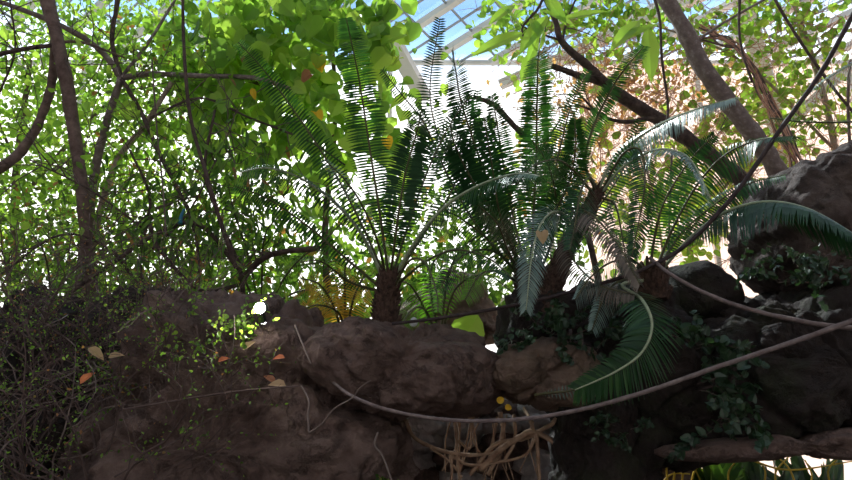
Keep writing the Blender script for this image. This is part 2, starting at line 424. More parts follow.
rock('boulder', [(135, 330), (165, 305), (210, 300), (260, 312), (305, 320), (322, 345), (340, 400), (398, 425), (404, 480), (400, 650), (70, 650), (90, 440), (118, 380)], 5.0, .75, 'rock', 'large fissured brown boulder filling the lower left centre, below the glowing light', .10, 1, cx=(230, 450))
rock('boulder', [(308, 350), (322, 330), (350, 322), (390, 326), (440, 330), (485, 340), (502, 356), (500, 385), (480, 410), (430, 417), (385, 412), (335, 396), (314, 375)], 4.75, .6, 'rock', 'rounded brown boulder overhanging the root-filled gap, directly under the left cycad', .07, 2)
rock('boulder', [(484, 366), (496, 352), (515, 346), (550, 340), (585, 350), (598, 375), (590, 402), (555, 413), (510, 408), (488, 388)], 4.65, .42, 'rock_light', 'small light brown rock wedged above the right end of the root-filled gap', .05, 3)
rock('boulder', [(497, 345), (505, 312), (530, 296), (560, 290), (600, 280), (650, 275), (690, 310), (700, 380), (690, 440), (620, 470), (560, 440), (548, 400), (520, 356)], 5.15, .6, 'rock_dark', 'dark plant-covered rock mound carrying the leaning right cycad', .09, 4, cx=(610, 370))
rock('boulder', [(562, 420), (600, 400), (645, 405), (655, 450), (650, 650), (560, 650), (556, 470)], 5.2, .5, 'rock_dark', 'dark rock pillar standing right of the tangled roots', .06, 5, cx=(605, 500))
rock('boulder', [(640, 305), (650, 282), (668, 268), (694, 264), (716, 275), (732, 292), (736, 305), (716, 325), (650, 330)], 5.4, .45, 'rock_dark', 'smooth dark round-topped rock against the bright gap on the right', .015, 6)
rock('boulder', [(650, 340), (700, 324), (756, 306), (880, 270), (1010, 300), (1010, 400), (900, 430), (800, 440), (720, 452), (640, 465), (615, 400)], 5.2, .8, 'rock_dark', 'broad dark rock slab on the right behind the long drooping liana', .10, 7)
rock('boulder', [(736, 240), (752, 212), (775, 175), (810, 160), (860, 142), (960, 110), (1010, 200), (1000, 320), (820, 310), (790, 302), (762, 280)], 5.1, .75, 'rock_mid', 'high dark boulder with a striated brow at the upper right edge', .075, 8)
rock('boulder', [(630, 455), (690, 442), (770, 434), (852, 428), (960, 424), (970, 453), (860, 458), (770, 461), (690, 459)], 4.5, .3, 'rock', 'long low rock beam spanning the bottom right corner', .05, 9)
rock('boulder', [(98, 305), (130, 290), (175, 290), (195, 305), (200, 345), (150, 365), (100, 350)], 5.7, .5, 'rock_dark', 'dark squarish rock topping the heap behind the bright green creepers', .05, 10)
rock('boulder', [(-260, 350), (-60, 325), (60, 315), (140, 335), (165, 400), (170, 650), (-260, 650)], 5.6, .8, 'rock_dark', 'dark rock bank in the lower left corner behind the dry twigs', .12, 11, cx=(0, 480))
rock('boulder', [(392, 330), (410, 300), (450, 275), (480, 278), (490, 310), (500, 340), (440, 350)], 7.2, .5, 'rock_light', 'distant tan rock seen between the two cycads', .08, 12)
rock('boulder', [(385, 400), (470, 385), (580, 395), (600, 460), (590, 560), (480, 600), (380, 560), (370, 460)], 7.0, .4, 'stone_grey', 'broad grey rock face behind the stacked stones in the root-filled gap', .06, 13)
# stacked stones in the gap
rr = random.Random(5)
k = 0
rows = [(478, 26), (459, 22), (440, 20), (424, 17), (411, 15)]
words = ['lowest', 'second', 'middle', 'fourth', 'topmost']
cols = ['at the left', 'left of centre', 'in the centre', 'at the right']
for j, (yy, hh) in enumerate(rows):
    xs = 398+rr.uniform(-6, 6)
    for c in range(4):
        wd = rr.uniform(34, 46)
        o = []
        for i in range(9):
            a = 2*math.pi*i/9
            o.append((xs+wd/2+math.cos(a)*wd*.6, yy+math.sin(a)*hh*.64))
        rock('stone', o, 6.1+rr.uniform(-.08, .08)-.03*j, .22, 'stone_grey' if rr.random() < .6 else 'rock', 'pale layered stone in the %s course %s of the wall behind the roots' % (words[j], cols[c]), .045, 20+k, .5, 48, 30, 'stone')
        xs += wd*.98; k += 1
for o in COL.objects:
    if o.name.startswith('stone'): o['group'] = 'stacked stones behind the roots'
rock('pebble', [(409, 323), (413, 316), (418, 320), (417, 326), (411, 327)], 4.6, .02, 'stone_white', 'small white stone on the boulder beside the left cycad trunk', .004, 60, .6, 30, 20, 'stone')

# ------------------------------------------------------------------ cycad fronds
def frond(parent, pts, L=.15, n=60, mat='frond', roll=0, fa=.2, droop=.15, wid=.017, base=.12, rmat='rachis', rpx=1.6, up=(0, -1, 0), sides=(1, -1), tipL=.35, arch=0, seed=None):
    """pinnate frond: rachis tube (sub-part) and two ranks of narrow leaflets"""
    rr = random.Random(seed if seed is not None else R.random())
    C3 = spline(P3(pts), 12); m = len(C3)
    cum = [0]
    for i in range(1, m): cum.append(cum[-1]+(C3[i]-C3[i-1]).length)
    tot = cum[-1]
    def ev(t):
        d = t*tot
        for i in range(1, m):
            if cum[i] >= d: break
        u = (d-cum[i-1])/max(1e-9, cum[i]-cum[i-1])
        return C3[i-1].lerp(C3[i], u), (C3[min(i+1, m-1)]-C3[max(i-2, 0)]).normalized()
    mb = MB(); U = Vector(up)
    for i in range(n):
        u_ = (i+.3)/n; t = base+(1-base)*(1.25*u_-.25*u_*u_)
        p, T = ev(t); Nn = (U-T*U.dot(T)).normalized()
        S = T.cross(Nn).normalized()
        rr_ = math.radians(roll); S2 = S*math.cos(rr_)+Nn*math.sin(rr_); N2 = T.cross(S2)*-1
        if N2.dot(Nn) < 0: N2 = -N2
        x = (t-base)/(1-base)
        prof = min(1, .25+x*2.4)*(1-(1-tipL)*max(0, (x-.45)/.55)**1.6)
        for s in sides:
            l = L*prof*rr.uniform(.92, 1.05)
            f = fa+.55*max(0, x-.75)*3*.6 + rr.uniform(-.05, .05)
            D = (S2*s*math.cos(f)+T*math.sin(f)+N2*(arch+rr.uniform(-.06, .06))).normalized()
            W = (T*math.cos(f)-S2*s*math.sin(f)).normalized()
            W = (W*math.cos(.35)+N2*math.sin(.35)*rr.uniform(.4, 1)).normalized()
            vs = []
            q = p.copy(); g = 4
            for k in range(g+1):
                u = k/g; ww = wid*(.55+1.1*u-.2*u*u if u < .4 else 1.0)*(1-max(0, u-.55)/.45*.93)*.5
                c = p+D*l*u+Vector((0, 0, -1))*droop*l*u*u
                vs += [c-W*ww, c+W*ww]
            mb.add(vs, [(2*k, 2*k+1, 2*k+3, 2*k+2) for k in range(g)])
    o = build('frond', mb, mat, parent)
    rb = MB(); Ya = pts[0][2]
    tube(rb, C3, rpx*pxm(Ya), rpx*.3*pxm(Ya), 6)
    build('rachis', rb, rmat, o, True)
    return o
def cycad_trunk(parent, pts, r0, r1, name='trunk'):
    """stubby trunk armoured with old leaf bases"""
    C3 = spline(P3(pts), 8); mb = MB(); Y = pts[0][2]
    tube(mb, C3, r0*pxm(Y), r1*pxm(Y), 14, .3)
    n = len(C3); rr = random.Random(3)
    for i in range(n*6):
        t = i/(n*6-1)*(n-1.01); k = int(t); c = C3[k].lerp(C3[k+1], t-k); T = (C3[k+1]-C3[k]).normalized()
        a = i*2.4; A = T.orthogonal().normalized(); B = T.cross(A); d = A*math.cos(a)+B*math.sin(a)
        r = (r0+(r1-r0)*t/(n-1))*pxm(Y)
        p = c+d*r*.85; sz = r*.55; tip = p+d*sz*rr.uniform(.5, 1.0)+T*sz*rr.uniform(.9, 2.2)
        W = T.cross(d)
        mb.add([p-W*sz*.45-T*sz*.3, p+W*sz*.45-T*sz*.3, p+W*sz*.4+T*sz*.5-d*sz*.1, p-W*sz*.4+T*sz*.5-d*sz*.1, tip-W*sz*.16, tip+W*sz*.16],
               [(0, 1, 5, 4), (1, 2, 5), (2, 3, 4, 5), (3, 0, 4)])
    return build(name, mb, 'cycad_trunk', parent)

# cycad A, left
Y = 4.9
A = thing('cycad', at(388, 326, Y), 'left cycad with a short dark trunk and a fan of upright fronds on the boulder', 'cycad')
cycad_trunk(A, [(387, 330, Y), (386, 308, Y), (388, 290, Y), (389, 276, Y)], 13, 10)
fA = [
 ([(384, 275, Y), (362, 225, Y-.05), (330, 165, Y-.1), (290, 105, Y-.2), (262, 68, Y-.35), (238, 42, Y-.65)], dict(L=.155, n=76, roll=38, droop=.25)),
 ([(388, 272, Y), (380, 215, Y-.1), (370, 150, Y-.2), (360, 85, Y-.4), (352, 45, Y-.7), (346, 18, Y-1.1)], dict(L=.165, n=96, fa=.12, wid=.019)),
 ([(391, 272, Y), (397, 225, Y-.2), (405, 175, Y-.3), (416, 135, Y-.45), (422, 108, Y-.75)], dict(L=.18, n=84, mat='frond_dark', wid=.019, roll=12)),
 ([(393, 272, Y), (410, 220, Y+.05), (428, 170, Y+.1), (448, 128, Y+.15), (470, 95, Y)], dict(L=.14, n=60, roll=25)),
 ([(396, 274, Y), (420, 235, Y-.2), (447, 205, Y-.4), (480, 185, Y-.6), (515, 174, Y-.8), (540, 176, Y-1.0)], dict(L=.17, n=60, roll=60, droop=.7, mat='frond', rmat='rachis_pale', rpx=2.2)),
 ([(384, 280, Y), (362, 235, Y-.15), (335, 203, Y-.3), (300, 178, Y-.5), (268, 168, Y-.8), (240, 172, Y-1)], dict(L=.13, n=56, roll=70, droop=.7, mat='frond_dark', rmat='rachis_pale', rpx=2)),
 ([(383, 290, Y), (350, 262, Y-.1), (310, 228, Y-.2), (270, 200, Y-.35), (235, 186, Y-.6)], dict(L=.10, n=56, roll=40, droop=.4)),
 ([(386, 276, Y), (377, 240, Y-.3), (362, 205, Y-.5), (345, 180, Y-.8), (325, 160, Y-1)], dict(L=.12, n=40, roll=62, droop=.3, mat='frond_grey')),
 ([(396, 285, Y), (425, 262, Y-.2), (455, 250, Y-.5), (488, 258, Y-.8), (512, 278, Y-1)], dict(L=.13, n=50, roll=30, droop=.5)),
 ([(395, 278, Y), (430, 225, Y+.2), (452, 190, Y+.4), (470, 140, Y+.6), (478, 90, Y+.6)], dict(L=.15, n=56, roll=20)),
 ([(392, 292, Y), (408, 262, Y-.3), (424, 262, Y-.6), (436, 290, Y-.9), (438, 312, Y-1)], dict(L=.09, n=40, roll=30, droop=.4, mat='frond_lime')),
 ([(382, 292, Y), (350, 282, Y-.2), (322, 262, Y-.5), (300, 262, Y-.8)], dict(L=.08, n=40, roll=40, droop=.4)),
]
for pts, kw in fA: frond(A, pts, **kw)

# cycad B, middle, behind
Y = 5.5
B = thing('cycad', at(536, 312, Y), 'middle cycad with tall dense dark fronds rising behind the rocks', 'cycad')
cycad_trunk(B, [(536, 330, Y), (534, 305, Y), (532, 285, Y), (530, 272, Y)], 17, 14)
fB = [
 ([(524, 275, Y), (505, 225, Y-.1), (482, 165, Y-.2), (462, 105, Y-.4), (456, 72, Y-.7), (452, 50, Y-1.0)], dict(L=.19, n=92, mat='frond_dark', wid=.023)),
 ([(530, 272, Y), (533, 225, Y-.1), (536, 160, Y-.25), (537, 100, Y-.5), (538, 62, Y-.8), (540, 38, Y-1.1)], dict(L=.185, n=100, wid=.023)),
 ([(522, 276, Y), (495, 235, Y+.1), (465, 190, Y+.2), (440, 140, Y+.2), (430, 90, Y+.1), (440, 18, Y-.3)], dict(L=.17, n=84, mat='frond_dark')),
 ([(520, 276, Y), (480, 230, Y), (450, 180, Y), (425, 125, Y-.3), (402, 95, Y-.6), (382, 70, Y-.9)], dict(L=.13, n=70, roll=20)),
 ([(534, 272, Y), (548, 225, Y-.3), (566, 190, Y-.5), (575, 155, Y-.7), (575, 120, Y-.9)], dict(L=.17, n=80, mat='frond', roll=18, wid=.019)),
 ([(526, 278, Y), (512, 245, Y-.3), (500, 215, Y-.6), (492, 165, Y-.8), (484, 118, Y-1.0)], dict(L=.24, n=70, roll=-20)),
 ([(538, 276, Y), (552, 240, Y-.2), (556, 200, Y-.4), (548, 165, Y-.8), (532, 140, Y-1.1)], dict(L=.22, n=60, roll=25)),
 ([(540, 278, Y), (570, 240, Y), (600, 205, Y), (625, 165, Y-.1), (640, 120, Y-.3)], dict(L=.16, n=54, roll=30)),
 ([(524, 282, Y), (500, 255, Y-.3), (478, 250, Y-.6), (455, 262, Y-.9), (440, 290, Y-1.1)], dict(L=.15, n=48, roll=20, droop=.5)),
 ([(522, 285, Y), (498, 272, Y-.4), (480, 275, Y-.7), (465, 300, Y-1)], dict(L=.13, n=40, roll=10, droop=.5, mat='frond_lime')),
 ([(520, 278, Y), (488, 240, Y-.2), (455, 215, Y-.5), (425, 205, Y-.9)], dict(L=.18, n=46, roll=35, droop=.5)),
 ([(528, 276, Y), (515, 225, Y+.1), (505, 175, Y), (498, 130, Y-.2), (492, 95, Y-.5)], dict(L=.18, n=76, mat='frond_dark', wid=.02)),
 ([(524, 276, Y), (500, 225, Y-.3), (472, 180, Y-.5), (455, 145, Y-.7), (450, 125, Y-1.0)], dict(L=.17, n=76, mat='frond_dark', wid=.024)),
 ([(532, 276, Y), (540, 225, Y+.2), (556, 165, Y+.3), (570, 110, Y+.3), (588, 70, Y+.2)], dict(L=.15, n=70, wid=.018)),
 ([(528, 280, Y), (510, 255, Y-.4), (498, 225, Y-.8), (478, 205, Y-1.1)], dict(L=.17, n=56, wid=.02)),
]
for pts, kw in fB: frond(B, pts, **kw)

# cycad C, right, leaning trunk
Y = 4.9
Cc = thing('cycad', at(548, 348, Y), 'right cycad with a leaning bare trunk and grey-green arching fronds', 'cycad')
cycad_trunk(Cc, [(545, 352, Y-.1), (547, 320, Y-.1), (553, 285, Y), (566, 250, Y), (586, 215, Y), (598, 190, Y)], 13, 7)
fC = [
 ([(598, 190, Y), (585, 165, Y), (592, 130, Y-.1), (612, 88, Y-.2), (628, 65, Y-.4), (644, 46, Y-.6)], dict(L=.15, n=72, roll=-50, base=.1, sides=(1, -1), rpx=2)),
 ([(598, 192, Y), (610, 165, Y-.1), (632, 142, Y-.2), (665, 122, Y-.4), (700, 108, Y-.6), (735, 98, Y-.8)], dict(L=.17, n=66, roll=45, droop=.6, base=.1, mat='frond_grey', rmat='rachis_pale')),
 ([(600, 195, Y), (622, 168, Y-.2), (655, 150, Y-.4), (685, 155, Y-.7), (702, 180, Y-1.0), (705, 195, Y-1.1)], dict(L=.15, n=56, roll=40, droop=.7, base=.08, mat='frond_grey', rmat='rachis_pale')),
 ([(600, 195, Y), (622, 155, Y-.2), (640, 150, Y-.3), (645, 180, Y-.4), (640, 215, Y-.45), (632, 256, Y-.5)], dict(L=.14, n=64, roll=0, fa=.3, droop=.3, base=.12)),
 ([(596, 192, Y), (588, 178, Y-.2), (580, 195, Y-.5), (575, 225, Y-.6), (570, 250, Y-.7)], dict(L=.16, n=50, roll=10, droop=.4)),
 ([(602, 198, Y), (615, 205, Y-.2), (622, 235, Y-.4), (628, 275, Y-.5)], dict(L=.14, n=50, roll=0, droop=.4, mat='frond_dark')),
 ([(585, 235, Y-.1), (560, 212, Y-.4), (542, 222, Y-.6), (532, 255, Y-.75), (526, 310, Y-.8)], dict(L=.15, n=60, roll=0, fa=.6, droop=.3, mat='frond_grey', rmat='rachis_pale', wid=.014)),
 ([(590, 230, Y-.1), (572, 210, Y-.4), (592, 215, Y-.6), (618, 245, Y-.8), (640, 285, Y-.9)], dict(L=.15, n=56, roll=30, droop=.8, mat='frond_brown')),
 ([(580, 240, Y-.1), (565, 235, Y-.3), (575, 262, Y-.5), (600, 285, Y-.7), (635, 295, Y-.9)], dict(L=.13, n=50, roll=20, droop=.8, mat='frond_brown')),
 ([(594, 195, Y), (575, 172, Y-.1), (558, 160, Y-.3), (535, 165, Y-.6), (515, 185, Y-.8)], dict(L=.17, n=50, roll=30, droop=.5)),
]
for pts, kw in fC: frond(Cc, pts, **kw)

# cycad D, low on the right
Y = 4.7
D_ = thing('cycad', at(652, 290, Y), 'low cycad on the right with a short stump and fronds arching over the dark rocks', 'cycad')
cycad_trunk(D_, [(655, 300, Y), (652, 285, Y), (652, 272, Y)], 16, 12)
fD = [
 ([(655, 272, Y), (672, 230, Y-.1), (697, 185, Y-.2), (725, 155, Y-.4), (758, 140, Y-.6), (795, 136, Y-.9)], dict(L=.16, n=64, roll=30, droop=.6)),
 ([(658, 275, Y), (688, 240, Y-.3), (722, 214, Y-.6), (762, 202, Y-.8), (805, 208, Y-1.0), (850, 232, Y-1.2), (870, 250, Y-1.3)], dict(L=.21, n=100, roll=62, droop=.9, wid=.02, mat='frond_dark', rmat='rachis_pale', rpx=2, base=.25)),
 ([(656, 272, Y), (680, 235, Y+.1), (710, 208, Y+.1), (745, 185, Y), (785, 175, Y-.2)], dict(L=.14, n=60, roll=40, droop=.5)),
 ([(650, 272, Y), (655, 235, Y-.1), (665, 200, Y-.2), (690, 160, Y-.3), (715, 135, Y-.5)], dict(L=.13, n=56, roll=20)),
 ([(648, 275, Y), (635, 262, Y-.2), (612, 262, Y-.4), (590, 278, Y-.6), (575, 300, Y-.8)], dict(L=.12, n=48, roll=30, droop=.7, mat='frond_grey')),
 ([(648, 280, Y), (622, 285, Y-.4), (642, 300, Y-.7), (652, 325, Y-.8), (642, 352, Y-.85), (615, 372, Y-.9), (575, 390, Y-.9)], dict(L=.21, n=80, roll=15, fa=.35, droop=.3, sides=(-1, 1), wid=.018, rmat='rachis_pale', rpx=2, base=.3)),
 ([(645, 280, Y), (622, 280, Y-.3), (605, 295, Y-.5), (592, 330, Y-.6)], dict(L=.12, n=40, roll=20, droop=.6, mat='frond_grey')),
]
for pts, kw in fD: frond(D_, pts, **kw)
# fronds of a plant outside the frame, upper right
E = thing('cycad', at(940, 150, 4.6), 'cycad at the right edge whose narrow grey fronds reach in above the high boulder', 'cycad')
cycad_trunk(E, [(940, 170, 4.6), (935, 150, 4.6), (930, 130, 4.6)], 16, 12)
frond(E, [(930, 130, 4.6), (900, 70, 4.5), (862, 62, 4.4), (825, 80, 4.3), (795, 108, 4.2), (775, 135, 4.1)], L=.11, n=60, roll=60, droop=.8, mat='frond_grey', rmat='rachis_pale')
frond(E, [(930, 135, 4.6), (890, 118, 4.4), (850, 122, 4.2), (805, 122, 4.1), (770, 118, 4.0)], L=.07, n=50, roll=75, droop=.5, mat='frond')

# small palms behind
def palm(label, base, Y, fr, mat, L=.12, cat='palm', name='palm', n=34):
    o = thing(name, at(base[0], base[1], Y), label, cat)
    mb = MB(); tube(mb, spline([at(base[0], base[1]+60, Y), at(base[0]+1, base[1]+20, Y), at(base[0], base[1], Y)], 5), .05, .035, 8, .3)
    build('trunk', mb, 'cycad_trunk', o, True)
    for k, pts in enumerate(fr):
        p3 = [(base[0], base[1], Y)] + [(p[0], p[1], Y-.25*(i+1)) for i, p in enumerate(pts)]
        frond(o, p3, L=L, n=n, roll=20*(k % 3), droop=.35, mat=mat, base=.2, wid=.016)
    return o
palm('bright green palm behind the left cycad, right of its trunk', (440, 345), 6.2, [[(420, 300), (405, 282), (388, 290)], [(430, 280), (440, 255), (470, 245)], [(455, 290), (485, 275), (510, 290)], [(450, 270), (480, 235), (520, 238)], [(425, 310), (410, 312), (400, 330)]], 'frond_lime', .14)
palm('yellowing palm left of the left cycad trunk', (345, 350), 5.7, [[(335, 310), (320, 285), (300, 278)], [(345, 300), (345, 270), (350, 255)], [(340, 315), (318, 305), (300, 312)], [(352, 305), (362, 280), (372, 275)]], 'frond_yellow', .19)
palm('green palm low among the branches at mid left', (262, 330), 6.4, [[(245, 280), (225, 250), (205, 245)], [(262, 275), (265, 235), (280, 215)], [(280, 285), (305, 255), (325, 250)], [(250, 262), (235, 215), (228, 185)], [(282, 300), (310, 290), (330, 305)]], 'frond_lime', .14)
palm('deep green palm leaning at the far left above the rock bank', (50, 345), 6.6, [[(40, 300), (25, 275), (5, 270)], [(55, 300), (70, 270), (95, 262)], [(50, 290), (45, 255), (30, 230)], [(62, 315), (85, 298), (105, 305)]], 'frond', .16)

# ------------------------------------------------------------------ trees and trunks
def tree(label, trunk, branches, mat, clouds=None, leafmat=None, size=.1, shape='oval', name='tree', cat='tree', twigs=0, tw=None, seed=1, droop=.5):
    b = trunk[0][-1] if trunk else None
    base = at(*trunk[0][0])
    o = thing(name, base, label, cat)
    branch(o, trunk[0], trunk[1], trunk[2], mat, 'trunk', 10)
    for (pts, r0, r1, *mm) in branches: branch(o, pts, r0, r1, mm[0] if mm else mat)
    rr = random.Random(seed)
    if twigs:
        for (pts, r0, r1, *mm) in branches+[trunk]:
            c = spline(P3(pts), 5); mb = MB()
            for _ in range(twigs):
                p = rr.choice(c[2:]); grow(mb, None, p, rdir(rr)+Vector((0, -.1, .1)), rr.uniform(.3, .9), .007, 1, rr, kids=3)
            tag(build('twigs', mb, tw or 'twig', o), kind='stuff')
    if clouds:
        mb = MB(); cloud(mb, clouds, size, shape, rr, droop)
        build('foliage', mb, leafmat, o)
    return o

tree('brown trunk leaning down the far left with one long curving branch',
     ([(96, 335, 6.2), (90, 270, 6.2), (83, 200, 6.1), (74, 130, 6.1), (62, 60, 6.0), (45, -8, 6.0), (30, -60, 6.0)], 6, 8),
     [([(55, 25, 6.1), (52, 80, 6.2), (40, 120, 6.2), (22, 150, 6.1), (0, 168, 6.0), (-40, 182, 6)], 4.5, 5.5), ([(56, 45, 6.0), (30, 48, 5.9), (0, 54, 5.8), (-40, 62, 5.7)], 2.4, 2.6, 'bark_dark'), ([(58, 42, 6.0), (85, 43, 6.1), (125, 58, 6.3)], 2, 1)],
     'bark', [(40, 120, 7.0, 150, 150, .8, 900)], 'leaf_lime', .085, 'round', twigs=3, seed=2)
tree('grey forked tree whose pale limbs cross behind the far left trunk',
     ([(70, 340, 6.9), (88, 225, 6.8), (93, 180, 6.8), (106, 125, 6.7), (121, 78, 6.6)], 5.5, 4),
     [([(121, 78, 6.6), (100, 50, 6.5), (60, 25, 6.3), (0, 2, 6.2), (-40, -10, 6.2)], 3.5, 2.5),
      ([(121, 78, 6.6), (150, 74, 6.6), (200, 76, 6.5), (255, 78, 6.4), (300, 92, 6.3)], 3.5, 2.2),
      ([(121, 78, 6.6), (140, 110, 6.4), (165, 165, 6.2), (190, 215, 6.0), (200, 262, 5.9)], 2.6, 1.5, 'bark_dark'),
      ([(172, 82, 6.6), (145, 125, 6.7), (118, 160, 6.8), (98, 220, 6.8), (80, 330, 6.9)], 2.8, 4, 'bark_pale'),
      ([(121, 78, 6.6), (112, 40, 6.6), (118, 0, 6.6), (122, -40, 6.6)], 3, 2, 'bark_dark'),
      ([(121, 78, 6.6), (150, 40, 6.7), (175, 0, 6.8)], 2, 1.4), ([(150, 118, 6.4), (200, 98, 6.4), (250, 118, 6.3), (310, 142, 6.2), (345, 165, 6.2)], 1.5, 1, 'bark_dark')],
     'bark_grey', [(110, 60, 7.6, 170, 110, .9, 2000), (60, 180, 7.9, 140, 110, .8, 1300)], 'leaf_lime', .085, 'oval', twigs=6, seed=3)
tree('leafy tree massed at the top left centre with large round leaves and yellowed ones',
     ([(330, 330, 8.0), (325, 230, 7.8), (335, 120, 7.6), (330, 0, 7.4)], 4, 2),
     [([(335, 120, 7.6), (290, 95, 7.3), (235, 78, 7.1), (170, 74, 7.0)], 2.6, 1.6), ([(333, 60, 7.5), (370, 40, 7.3), (405, 20, 7.1)], 2, 1), ([(330, 150, 7.7), (375, 150, 7.5), (405, 165, 7.3)], 1.6, 1)],
     'bark', [(300, 20, 6.9, 70, 45, .7, 260), (380, 35, 6.4, 24, 40, .4, 60), (255, 110, 7.0, 80, 60, .6, 260), (350, 110, 7.0, 60, 70, .5, 110), (220, 50, 7.2, 70, 60, .6, 230), (400, 150, 7.3, 22, 50, .3, 30)], 'leaf_lime', .20, 'heart', seed=4, droop=1.0)
tree('slender dark tree with narrow drooping leaves left of the left cycad',
     ([(245, 320, 6.0), (240, 270, 5.9), (222, 225, 5.9), (205, 170, 5.8), (215, 110, 5.8)], 2.4, 1.4),
     [([(240, 270, 5.9), (200, 225, 5.8), (160, 232, 5.7), (100, 272, 5.6), (60, 300, 5.5)], 2.6, 1.8), ([(240, 280, 5.9), (270, 255, 5.8), (320, 248, 5.8)], 3.5, 3), ([(240, 285, 5.9), (200, 290, 5.8), (160, 250, 5.7), (150, 225, 5.7)], 2.2, 2)],
     'bark_dark', [(205, 180, 6.1, 70, 60, .4, 500), (260, 215, 6.1, 60, 50, .4, 450), (180, 235, 5.9, 70, 35, .4, 350)], 'leaf_green', .13, 'lance', twigs=6, seed=5, droop=1.2)
tree('tangled thin-stemmed tree over the left rocks with sparse small leaves',
     ([(150, 330, 5.9), (140, 260, 5.9), (150, 200, 6.0), (130, 150, 6.0)], 2.2, 1.2),
     [([(150, 300, 5.9), (110, 250, 5.8), (60, 235, 5.7), (0, 275, 5.6)], 1.5, 1), ([(140, 260, 5.9), (190, 210, 5.9), (230, 130, 6.0)], 1.3, .8), ([(145, 230, 5.9), (90, 190, 5.9), (30, 160, 6.0)], 1.2, .8), ([(0, 92, 5.9), (15, 50, 6.0), (10, 0, 6.0)], 1.2, 1)],
     'bark_dark', [(150, 70, 6.9, 70, 60, .4, 700), (60, 240, 6.8, 130, 70, .6, 1700), (160, 200, 6.9, 110, 80, .6, 1000), (200, 280, 6.6, 90, 45, .5, 500)], 'leaf_mix', .07, 'oval', twigs=18, seed=6)
tree('background tree of small bright leaves across the left, farthest behind',
     ([(20, 360, 8.8), (15, 200, 8.8), (30, 60, 8.8)], 5, 3), [([(20, 200, 8.8), (90, 120, 8.8), (160, 60, 8.8)], 2.5, 1.5), ([(15, 160, 8.8), (-20, 80, 8.8)], 2, 1)],
     'bark', [(60, 80, 8.9, 170, 100, .3, 4200), (60, 210, 9, 160, 80, .5, 2600), (250, 180, 9, 100, 80, .4, 350)], 'leaf_lime', .11, 'oval', seed=7)
tree('shaded undergrowth tree low behind the left rocks', ([(200, 380, 8.2), (195, 300, 8.2), (205, 250, 8.1)], 3, 2), [([(195, 300, 8.2), (120, 270, 8.2), (60, 250, 8.1)], 2, 1), ([(195, 300, 8.2), (280, 270, 8.1), (340, 260, 8)], 2, 1)],
     'bark', [(100, 285, 8.3, 170, 45, .6, 900), (290, 275, 8.3, 120, 45, .6, 700), (430, 300, 8.5, 90, 50, .5, 350), (300, 310, 7.6, 90, 25, .4, 250)], 'leaf_green', .15, 'oval', seed=8)
# right hand trees
tree('stout grey-barked trunk slanting down from the top right to the high boulder',
     ([(800, 225, 7.4), (785, 185, 7.4), (765, 150, 7.3), (740, 118, 7.2), (705, 70, 7.1), (680, 22, 7.0), (655, -20, 7.0), (640, -60, 7)], 11, 8),
     [([(676, 12, 7.0), (674, -5, 7.0), (676, -40, 7)], 3, 2), ([(690, 45, 7.05), (725, 22, 7.1), (760, 2, 7.2), (800, -20, 7.3)], 1.6, 1.2)],
     'bark_grey', None, seed=9)
tree('dark trunk leaning from behind the high boulder and forking toward the top centre',
     ([(775, 240, 6.6), (745, 185, 6.5), (712, 158, 6.5), (675, 130, 6.4), (640, 108, 6.4), (612, 90, 6.3)], 10, 6.5),
     [([(612, 90, 6.3), (590, 68, 6.2), (562, 42, 6.2), (555, 20, 6.2), (538, -15, 6.2)], 5.5, 2.5), ([(622, 95, 6.3), (605, 84, 6.3), (580, 76, 6.2), (552, 66, 6.1)], 5, 3.2),
      ([(700, 152, 6.5), (662, 120, 6.4), (625, 122, 6.3), (600, 114, 6.3), (575, 90, 6.2)], 3.5, 1), ([(600, 114, 6.3), (580, 106, 6.3), (558, 108, 6.2)], 1.5, .8), ([(562, 42, 6.2), (568, 18, 6.2), (580, -10, 6.2)], 1.5, .9), ([(560, 40, 6.2), (535, 32, 6.1), (520, 25, 6.1)], 1.4, .7)],
     'bark_dark', None, twigs=1, seed=10)
tree('broken dark snag pointing left between the middle cycad fronds', ([(610, 330, 7.2), (575, 200, 7.1), (505, 116, 6.9), (490, 103, 6.9), (474, 97, 6.9)], 3.5, 2.5), [], 'bark_dark', seed=11)
bg_right = tree('background tree of round pale green leaves across the top right',
     ([(840, 330, 9.2), (835, 150, 9.1), (800, 20, 9), (780, -20, 8.9)], 4, 2), [([(835, 150, 9.1), (740, 60, 9), (640, 20, 8.9)], 2, 1), ([(810, 60, 9), (860, 10, 8.9)], 2, 1)],
     'bark_pale', [(770, 20, 8.7, 110, 40, .2, 480), (600, 15, 8.7, 90, 35, .2, 560), (800, 90, 9, 70, 60, .3, 300), (510, 30, 8.6, 30, 30, .3, 110), (690, 60, 8.9, 80, 40, .3, 150)], 'leaf_lime', .11, 'round', seed=12)
tree('background tree of bright green leaves low between the cycads and the high boulder',
     ([(700, 330, 9.5), (690, 240, 9.4), (680, 160, 9.3)], 2.5, 1.5), [([(690, 240, 9.4), (650, 190, 9.3), (630, 150, 9.2)], 1.6, 1), ([(690, 230, 9.4), (730, 180, 9.3), (760, 120, 9.2)], 1.5, 1)],
     'bark_pale', [(680, 185, 9.4, 60, 60, .5, 330), (760, 130, 9.3, 80, 60, .4, 260), (640, 230, 9.4, 50, 45, .4, 90), (700, 250, 9, 30, 25, .3, 30), (575, 140, 9.5, 60, 60, .4, 80)], 'leaf_lime', .15, 'round', seed=13)
